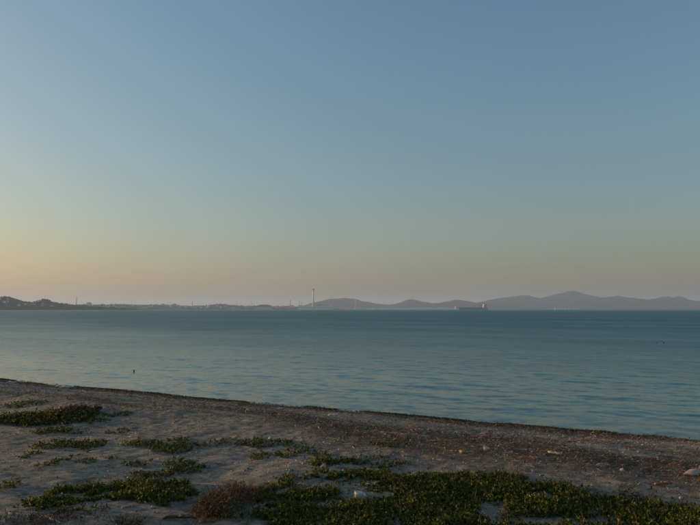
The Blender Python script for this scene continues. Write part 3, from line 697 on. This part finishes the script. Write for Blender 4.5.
n_ = 2600; ks = rng.choice(len(x), n_); A = np.stack([x[ks]+rng.normal(0, .02, n_), y[ks]+rng.normal(0, .02, n_), ground_z(x[ks], y[ks])], -1)
C_ = A+np.stack([rng.normal(0, .035, n_), rng.normal(0, .035, n_), rng.uniform(.04, .17, n_)*(.6+.5*smooth(.3, 2.5, x[ks]))], -1); B_ = (A+C_)/2+rng.normal(0, .006, A.shape)
V, F, c = ribbon_mesh(A, B_, C_, rng.uniform(.002, .005, n_), palette(n_, np.array([(.10, .075, .03), (.06, .06, .018), (.15, .11, .05), (.05, .035, .018)]), .3))
P_ = []
for (qx, qy, qn) in [(a_, b_, 5) for a_, b_ in ((60, 432), (75, 446), (165, 448), (185, 468), (240, 444), (285, 446), (320, 454), (150, 477), (365, 462), (60, 462), (120, 488), (180, 490), (90, 497), (330, 480), (300, 492), (380, 480), (290, 508), (430, 476), (560, 488), (640, 503), (500, 478), (400, 515), (350, 505), (270, 515))]:
    gx0, gy0, _ = gp(qx, qy)
    for _k in range(qn):
        hd = rng.uniform(0, 6.28); pxx, pyy = gx0+rng.normal(0, .12), gy0+rng.normal(0, .1)
        for _s in range(9):
            hd += rng.normal(0, .35); nx, ny = pxx+.06*math.cos(hd), pyy+.06*math.sin(hd); P_.append((pxx, pyy, nx, ny)); pxx, pyy = nx, ny
P_ = np.array(P_); za = ground_z(P_[:, 0], P_[:, 1])+.008; zb = ground_z(P_[:, 2], P_[:, 3])+.008
RA = np.stack([P_[:, 0], P_[:, 1], za], -1); RC = np.stack([P_[:, 2], P_[:, 3], zb], -1); RB = (RA+RC)/2+np.array((0, 0, .004))
rv, rf, rc = ribbon_mesh(RA, RB, RC, np.full(len(P_), .006), palette(len(P_), np.array([(.09, .06, .03), (.12, .075, .035)]), .25)); tag(mesh_obj('plant_runners', rv, rf, twigm, col=rc), 'thin brown runners creeping out over the sand', kind='stuff')
lf2, _ = sprigs(P_[::2, 2]+rng.normal(0, .01, len(P_[::2])), P_[::2, 3], np.full(len(P_[::2]), .03), 5, .017, MATC); rv, rf, rc = leaf_mesh(*lf2)
tag(mesh_obj('runner_leaves', rv, rf, leafm, col=rc), 'small leaves along the creeping runners', kind='stuff')
tag(mesh_obj('plant_stalks', V, F, twigm, col=c), 'thin upright stalks standing in the green carpet', kind='stuff')

# ------------------------------------------------------------------ drift litter
BW = 1.25*np.array([(.13, .068, .030), (.075, .042, .022), (.20, .105, .042), (.27, .15, .06), (.035, .026, .02), (.28, .21, .13), (.20, .085, .03)])
def strands(name, n, xr, dfun, dens, lr, wr_, cols, label, p=None, lift=.018):
    x = rng.uniform(*xr, n); d = dfun(n, x); y = shore_y(x)-d/CS
    k = rng.random(n) < dens(x, d); x, y = x[k], y[k]; n = len(x)
    a = rng.normal(-.45, .75, n); L = rng.uniform(*lr, n)*rng.uniform(.4, 1, n)
    dx, dy = np.cos(a)*L/2, np.sin(a)*L/2
    def pt(px_, py_, up): return np.stack([px_, py_, ground_z(px_, py_)+up], -1)
    A = pt(x-dx, y-dy, rng.uniform(.001, lift*.6, n)); C = pt(x+dx, y+dy, rng.uniform(.001, lift*.6, n)); B = pt(x+rng.normal(0, .1, n)*L, y+rng.normal(0, .1, n)*L, rng.uniform(.003, lift, n)+L*.06)
    V, F, c = ribbon_mesh(A, B, C, rng.uniform(*wr_, n), palette(n, cols, .35, p)); o = mesh_obj(name, V, F, weedm, col=c); tag(o, label, kind='stuff')
strands('drift_litter', 92000, (-13, 8.5), lambda n, x: rng.uniform(.3, 6.2, n), lambda x, d: np.clip(wrack_density(x, d)*1.1, 0, 1)**1.1+.045, (.025, .17), (.004, .013), BW, 'brown dried weed and stalks along the drift lines', lift=.035)
AL = np.array([(.060, .066, .012), (.090, .090, .016), (.045, .038, .015), (.12, .085, .025)])
strands('seaweed_fringe', 26000, (-14, 8.5), lambda n, x: np.abs(rng.normal(.05, .36, n))-.12, lambda x, d: .06+.94*smooth(.40, .62, fbm(x*1.3, d*2.5, 610, 4)), (.04, .15), (.006, .020), AL, 'dark green seaweed fringe along the water edge', lift=.04)
strands('dead_stalks', 14000, (-5, 6), lambda n, x: rng.uniform(5.5, 11, n), lambda x, d: .22+.6*smooth(.48, .66, fbm(x*1.3, d*1.3, 620, 3)), (.015, .09), (.002, .007), BW*.8, 'thin dry stalks strewn on the foreground sand', lift=.01)

# gravel and shell grit
def grit(name, n, label):
    x = rng.uniform(-12, 8, n); d = rng.uniform(.2, 11, n); y = shore_y(x)-d/CS
    w = np.clip(.22+.9*wrack_density(x, d)+.5*smooth(.5, .68, fbm(x*.8, d*.8, 630, 3)), 0, 1); k = (rng.random(n) < w) & (y > 3.4); x, y = x[k], y[k]; n = len(x)
    r = .004+.012*rng.random(n)**4; z = ground_z(x, y)+r*.25
    T = np.array([(1, 0, 0), (-.5, .87, 0), (-.5, -.87, 0), (.1, .1, .75), (0, 0, -.5)]); F0 = np.array([(0, 1, 3), (1, 2, 3), (2, 0, 3), (1, 0, 4), (2, 1, 4), (0, 2, 4)])
    a = rng.uniform(0, 6.28, n); ca, sa = np.cos(a), np.sin(a); v = T[None]*rng.uniform(.6, 1.3, (n, 5, 1))*r[:, None, None]
    vx = v[..., 0]*ca[:, None]*1.3-v[..., 1]*sa[:, None]; vy = v[..., 0]*sa[:, None]*1.3+v[..., 1]*ca[:, None]
    V = np.stack([vx+x[:, None], vy+y[:, None], v[..., 2]+z[:, None]], -1).reshape(-1, 3); F = (F0[None]+5*np.arange(n)[:, None, None]).reshape(-1, 3)
    c = palette(n, np.array([(.50, .47, .41), (.34, .29, .23), (.20, .17, .14), (.42, .33, .24), (.12, .10, .085)]), .15)
    tag(mesh_obj(name, V, F, weedm, col=np.repeat(c, 5, 0)), label, kind='stuff')
grit('shell_grit', 110000, 'shell fragments and fine gravel scattered over the sand')

# ------------------------------------------------------------------ stones, driftwood and litter, one by one
pale_stone = plain('pale_stone', (.36, .32, .25), .85, .25, 14, .006); grey_stone = plain('grey_stone', (.30, .27, .24), .85, .25, 16, .006)
tan_stone = plain('tan_stone', (.34, .22, .12), .85, .25, 16, .006); white_foam = plain('white_foam', (.46, .43, .36), .8, .3, 22, .006)
white_pl = plain('white_plastic', (.50, .49, .46), .4, .06, 20); drift_m = plain('driftwood', (.42, .35, .26), .85, .3, 18, .004); dark_wood = plain('dark_wood', (.05, .038, .028), .85, .3, 18, .004)
def rock_mesh(a, b, c, seed, sharp=.3, n=3):
    import bmesh
    bm = bmesh.new(); bmesh.ops.create_icosphere(bm, subdivisions=n, radius=1); r = random.Random(seed)
    cuts = []
    for _ in range(15):
        v = Vector((r.gauss(0, 1), r.gauss(0, 1), r.gauss(0, 1))).normalized(); cuts.append((v, r.uniform(.50, .82)))
    for v in bm.verts:
        p = v.co.copy()
        for d, h in cuts:
            q = p.dot(d)
            if q > h: p -= d*(q-h)*(.6+sharp)
        p *= 1+.05*math.sin(p.x*7+seed)*math.cos(p.y*6+seed*2)
        v.co = (p.x*a, p.y*b, p.z*c)
    me = bpy.data.meshes.new('rock'); bm.to_mesh(me); bm.free(); me.polygons.foreach_set('use_smooth', np.ones(len(me.polygons), bool)); return me
def stone(px, py, w, h, label, mat, name='stone', cat='stone', seed=1, rz=0, dz=.25, deep=.8, group=None, sharp=.3):
    x, y, z = gp(px, py); s = y/FPX
    o = bpy.data.objects.new(name, rock_mesh(w*s/2, w*s/2*deep, h*s/2, seed, sharp)); COL.objects.link(o); o.data.materials.append(mat)
    o.location = (x, y, z+h*s*dz); o.rotation_euler = (random.uniform(-.15, .15), random.uniform(-.15, .15), rz); tag(o, label, cat, group); return o
def stick(px0, py0, px1, py1, wpx, label, mat, name='driftwood', cat='driftwood', fork=True):
    a = Vector(gp(px0, py0)); b = Vector(gp(px1, py1)); r = wpx*a.y/FPX/2; L = (b-a).length; rr = random.Random(int(px0*7))
    e = empty(name, tuple(a)); d = (b-a).normalized(); pts = []; rad = []
    for i in range(7):
        t = i/6; p = (b-a)*t+Vector((rr.gauss(0, .02)*L, rr.gauss(0, .02)*L, r*.75+rr.uniform(0, .012)*(0 < i < 6))); pts.append(p); rad.append(r*(1-.45*t)*rr.uniform(.85, 1.15))
    stm = MB().tube(pts, rad, 8).build('stem', mat, e, True)
    if fork: MB().tube([pts[3], pts[3]+Vector((d.y, -d.x, .5))*L*.12, pts[3]+Vector((d.y*1.2+d.x, -d.x*1.2+d.y, .6))*L*.2], [r*.5, r*.35, r*.2], 6).build('twig', mat, stm, True)
    tag(e, label, cat); return e
def litter(px, py, w, h, label, mat, name='plastic_scrap', cat='litter', seed=0):
    """crumpled sheet of plastic"""
    x, y, z = gp(px, py); s = y/FPX; n = 9; W, H = w*s, h*s; rr = np.random.default_rng(seed)
    V = np.zeros((2, n, n, 3)); gxx, gyy = np.meshgrid(np.linspace(-.5, .5, n), np.linspace(-.5, .5, n))
    hz = np.abs(fbm(gxx*4+seed*5, gyy*4, 700+seed, 3)-.35)*2.2*np.clip(1.3-np.hypot(gxx, gyy)*1.8, .05, 1)
    V[0, ..., 0] = gxx*W*(1+rr.normal(0, .08, (n, n))); V[0, ..., 1] = gyy*W*.8*(1+rr.normal(0, .08, (n, n))); V[0, ..., 2] = hz*H*.55+.012
    V[1] = V[0]; V[1, ..., 2] -= .010
    F = [tuple(int(k) for k in q) for q in grid_faces(n, n)]; F2 = [tuple(k+n*n for k in q[::-1]) for q in F]
    rim = [i for i in range(n)]+[i*n+n-1 for i in range(1, n)]+[(n-1)*n+i for i in range(n-2, -1, -1)]+[i*n for i in range(n-2, 0, -1)]
    F3 = [(rim[(i+1) % len(rim)], rim[i], rim[i]+n*n, rim[(i+1) % len(rim)]+n*n) for i in range(len(rim))]
    o = mesh_obj(name, V.reshape(-1, 3), F+F2+F3, mat, smooth=True); o.location = (x, y, z); tag(o, label, cat); return o
# white block: a broken piece of foam
def foam_block():
    import bmesh
    x, y, z = gp(360, 499); s = y/FPX; bm = bmesh.new(); bmesh.ops.create_cube(bm, size=1)
    bmesh.ops.subdivide_edges(bm, edges=bm.edges[:], cuts=5, use_grid_fill=True); r = random.Random(2)
    for v in bm.verts:
        p = v.co; k = max(abs(p.x), abs(p.y), abs(p.z)); q = p.normalized()*.62; p = p.lerp(q, .16)
        if p.x > .2 and p.z > .25: p.z -= .10
        v.co = (p.x*10.5*s+r.gauss(0, .0014), p.y*8.5*s+r.gauss(0, .0014), p.z*7.5*s+r.gauss(0, .0014))
    me = bpy.data.meshes.new('block'); bm.to_mesh(me); bm.free(); me.polygons.foreach_set('use_smooth', np.ones(len(me.polygons), bool)); me.materials.append(white_foam)
    o = bpy.data.objects.new('foam_block', me); COL.objects.link(o); o.location = (x, y, z+2.6*s); o.rotation_euler = (.05, .08, .18)
    tag(o, 'chunky white block lying among green plants at bottom centre', 'block')
foam_block()
stone(323, 470, 7, 8.5, 'upright pale pinkish stone among plants left of the white block', pale_stone, seed=4, dz=.36, sharp=.5)
stone(487, 450, 10, 5.5, 'flat pale stone on the drift line right of centre', pale_stone, seed=5)
stone(622, 472, 6, 5.5, 'rounded pale stone on brown drift weed at the right', pale_stone, seed=6, dz=.3)
stone(694, 474, 26, 8, 'long pale rock at the right edge on the drift line', plain('sandy_rock', (.36, .31, .24), .9, .2, 9, .008), 'rock', 'rock', seed=7, dz=.15, deep=.5)
stone(462, 453, 7, 5, 'rusty tan stone on the drift line left of the flat pale stone', tan_stone, seed=8)
stone(603, 466, 14, 4.5, 'broad low sandy stone on the drift line left of the rounded one', grey_stone, seed=31, dz=.1)
stone(533, 472, 4, 4, 'small pale stone on grey sand above the carpet', pale_stone, seed=9)
stone(681, 499, 4.5, 4, 'small pale pebble on the sand above the lower right carpet', pale_stone, 'pebble', seed=10)
stone(459, 516, 5, 3.5, 'pale pebble in the dark carpet right of bottom centre', pale_stone, 'pebble', seed=11)
stone(393, 496, 4, 4, 'small white pebble right of the white block', white_foam, 'pebble', seed=12)
stone(353, 521, 4, 3.5, 'small white pebble at the bottom edge below the white block', white_foam, 'pebble', seed=13)
stone(153, 508, 5, 4, 'grey white stone at lower left between mat and dry bush', pale_stone, seed=14)
stone(145, 503.5, 4.5, 4, 'white stone left of the grey white stone at lower left', white_foam, seed=15)
stone(10, 515, 6, 4, 'white stone on the dark twig heap near the left edge', white_foam, seed=16)
stone(62, 494.5, 3, 3, 'tiny white pebble above the bottom left mat', white_foam, 'pebble', seed=17)
stone(103, 520, 5, 4, 'pale brown stone at the bottom left beside the twig heap', pale_stone, seed=18)
stone(144, 517, 8, 4.5, 'low grey stone at the bottom left of the dry bush', grey_stone, seed=19)
litter(65, 387.5, 12, 5, 'crumpled white plastic at the water edge on the left', white_pl, seed=1)
litter(59, 386.5, 6, 4, 'small white plastic scrap just left of the crumpled one', white_pl, seed=2)
litter(11, 382.3, 7, 3, 'flat white plastic scrap at the far left water edge', white_pl, seed=3)
litter(83, 391, 5, 3, 'small pinkish scrap right of the crumpled white plastic', pink_wall, seed=4)
litter(332, 415.5, 7, 3.2, 'white plastic scrap at the water edge near the centre', white_pl, seed=5)
litter(189.5, 468, 4, 3, 'white scrap lying on the dense green mat', white_pl, seed=6)
litter(270, 439.5, 4, 5, 'pale scrap standing up in the long green strip', white_pl, seed=7)
litter(280.5, 408.5, 5, 2.6, 'small white scrap at the water edge left of centre', white_pl, seed=8)
stick(549, 454, 562, 455.5, 3.4, 'short pale driftwood log on the drift line at the right', drift_m, 'driftwood_log', fork=False)
stick(122, 509, 131, 506.5, 2.4, 'short pale stick at lower left above the stones', drift_m)
stick(162, 519, 197, 520, 3.2, 'long dark stick on sand beside the dry bush', dark_wood)
stick(26, 510, 36, 509, 2.2, 'short tan stick near the left twig heap', drift_m)
stick(48, 520, 62, 524, 2, 'pale stick across the dark twig heap', drift_m)
stick(404, 497, 424, 495.5, 1.8, 'thin pale twig across the carpet right of the white block', drift_m)
stick(288, 474.5, 290, 470, 1.6, 'tiny pale twig standing on sand left of the upright stone', drift_m, 'twig', 'twig', False)
stick(600, 459.5, 622, 461, 1.8, 'thin rusty stalk along the right drift line', plain('rusty_stalk', (.2, .08, .03), .8, .2, 12), fork=False)
stick(655, 485, 672, 484, 2.6, 'orange brown driftwood piece on the weed at far right', plain('orange_wood', (.28, .14, .05), .8, .25, 12))
stick(204, 464, 209, 461, 1.6, 'tiny pale twig on open sand left of centre', drift_m, 'twig', 'twig', False)
# many small pale stones that nothing tells apart
protos_s = [rock_mesh(1, .8, .55, 50+i, .3, 2) for i in range(5)]
for i, me in enumerate(protos_s): me.materials.append((pale_stone, grey_stone, grey_stone, tan_stone, tan_stone)[i])
sr = random.Random(77); cnt = 0
while cnt < 110:
    px = sr.uniform(0, 700); py = sr.uniform(385, 520); x, y, z = gp(px, py); d = float(dist_in(x, y))
    if d < .5 or y < 3.6: continue
    w = float(wrack_density(np.array(x), np.array(d)))
    if sr.random() > .12+.9*w: continue
    o = bpy.data.objects.new('drift_pebble', protos_s[sr.randrange(5)]); COL.objects.link(o); s = sr.uniform(.007, .017)*(1+y/14)*.8
    o.scale = (s, s, s); o.location = (x, y, z+s*.2); o.rotation_euler = (sr.uniform(-.3, .3), sr.uniform(-.3, .3), sr.uniform(0, 6.28))
    tag(o, 'small pebble scattered on the sand or the drift line', 'pebble', 'small pebbles scattered over the beach'); cnt += 1
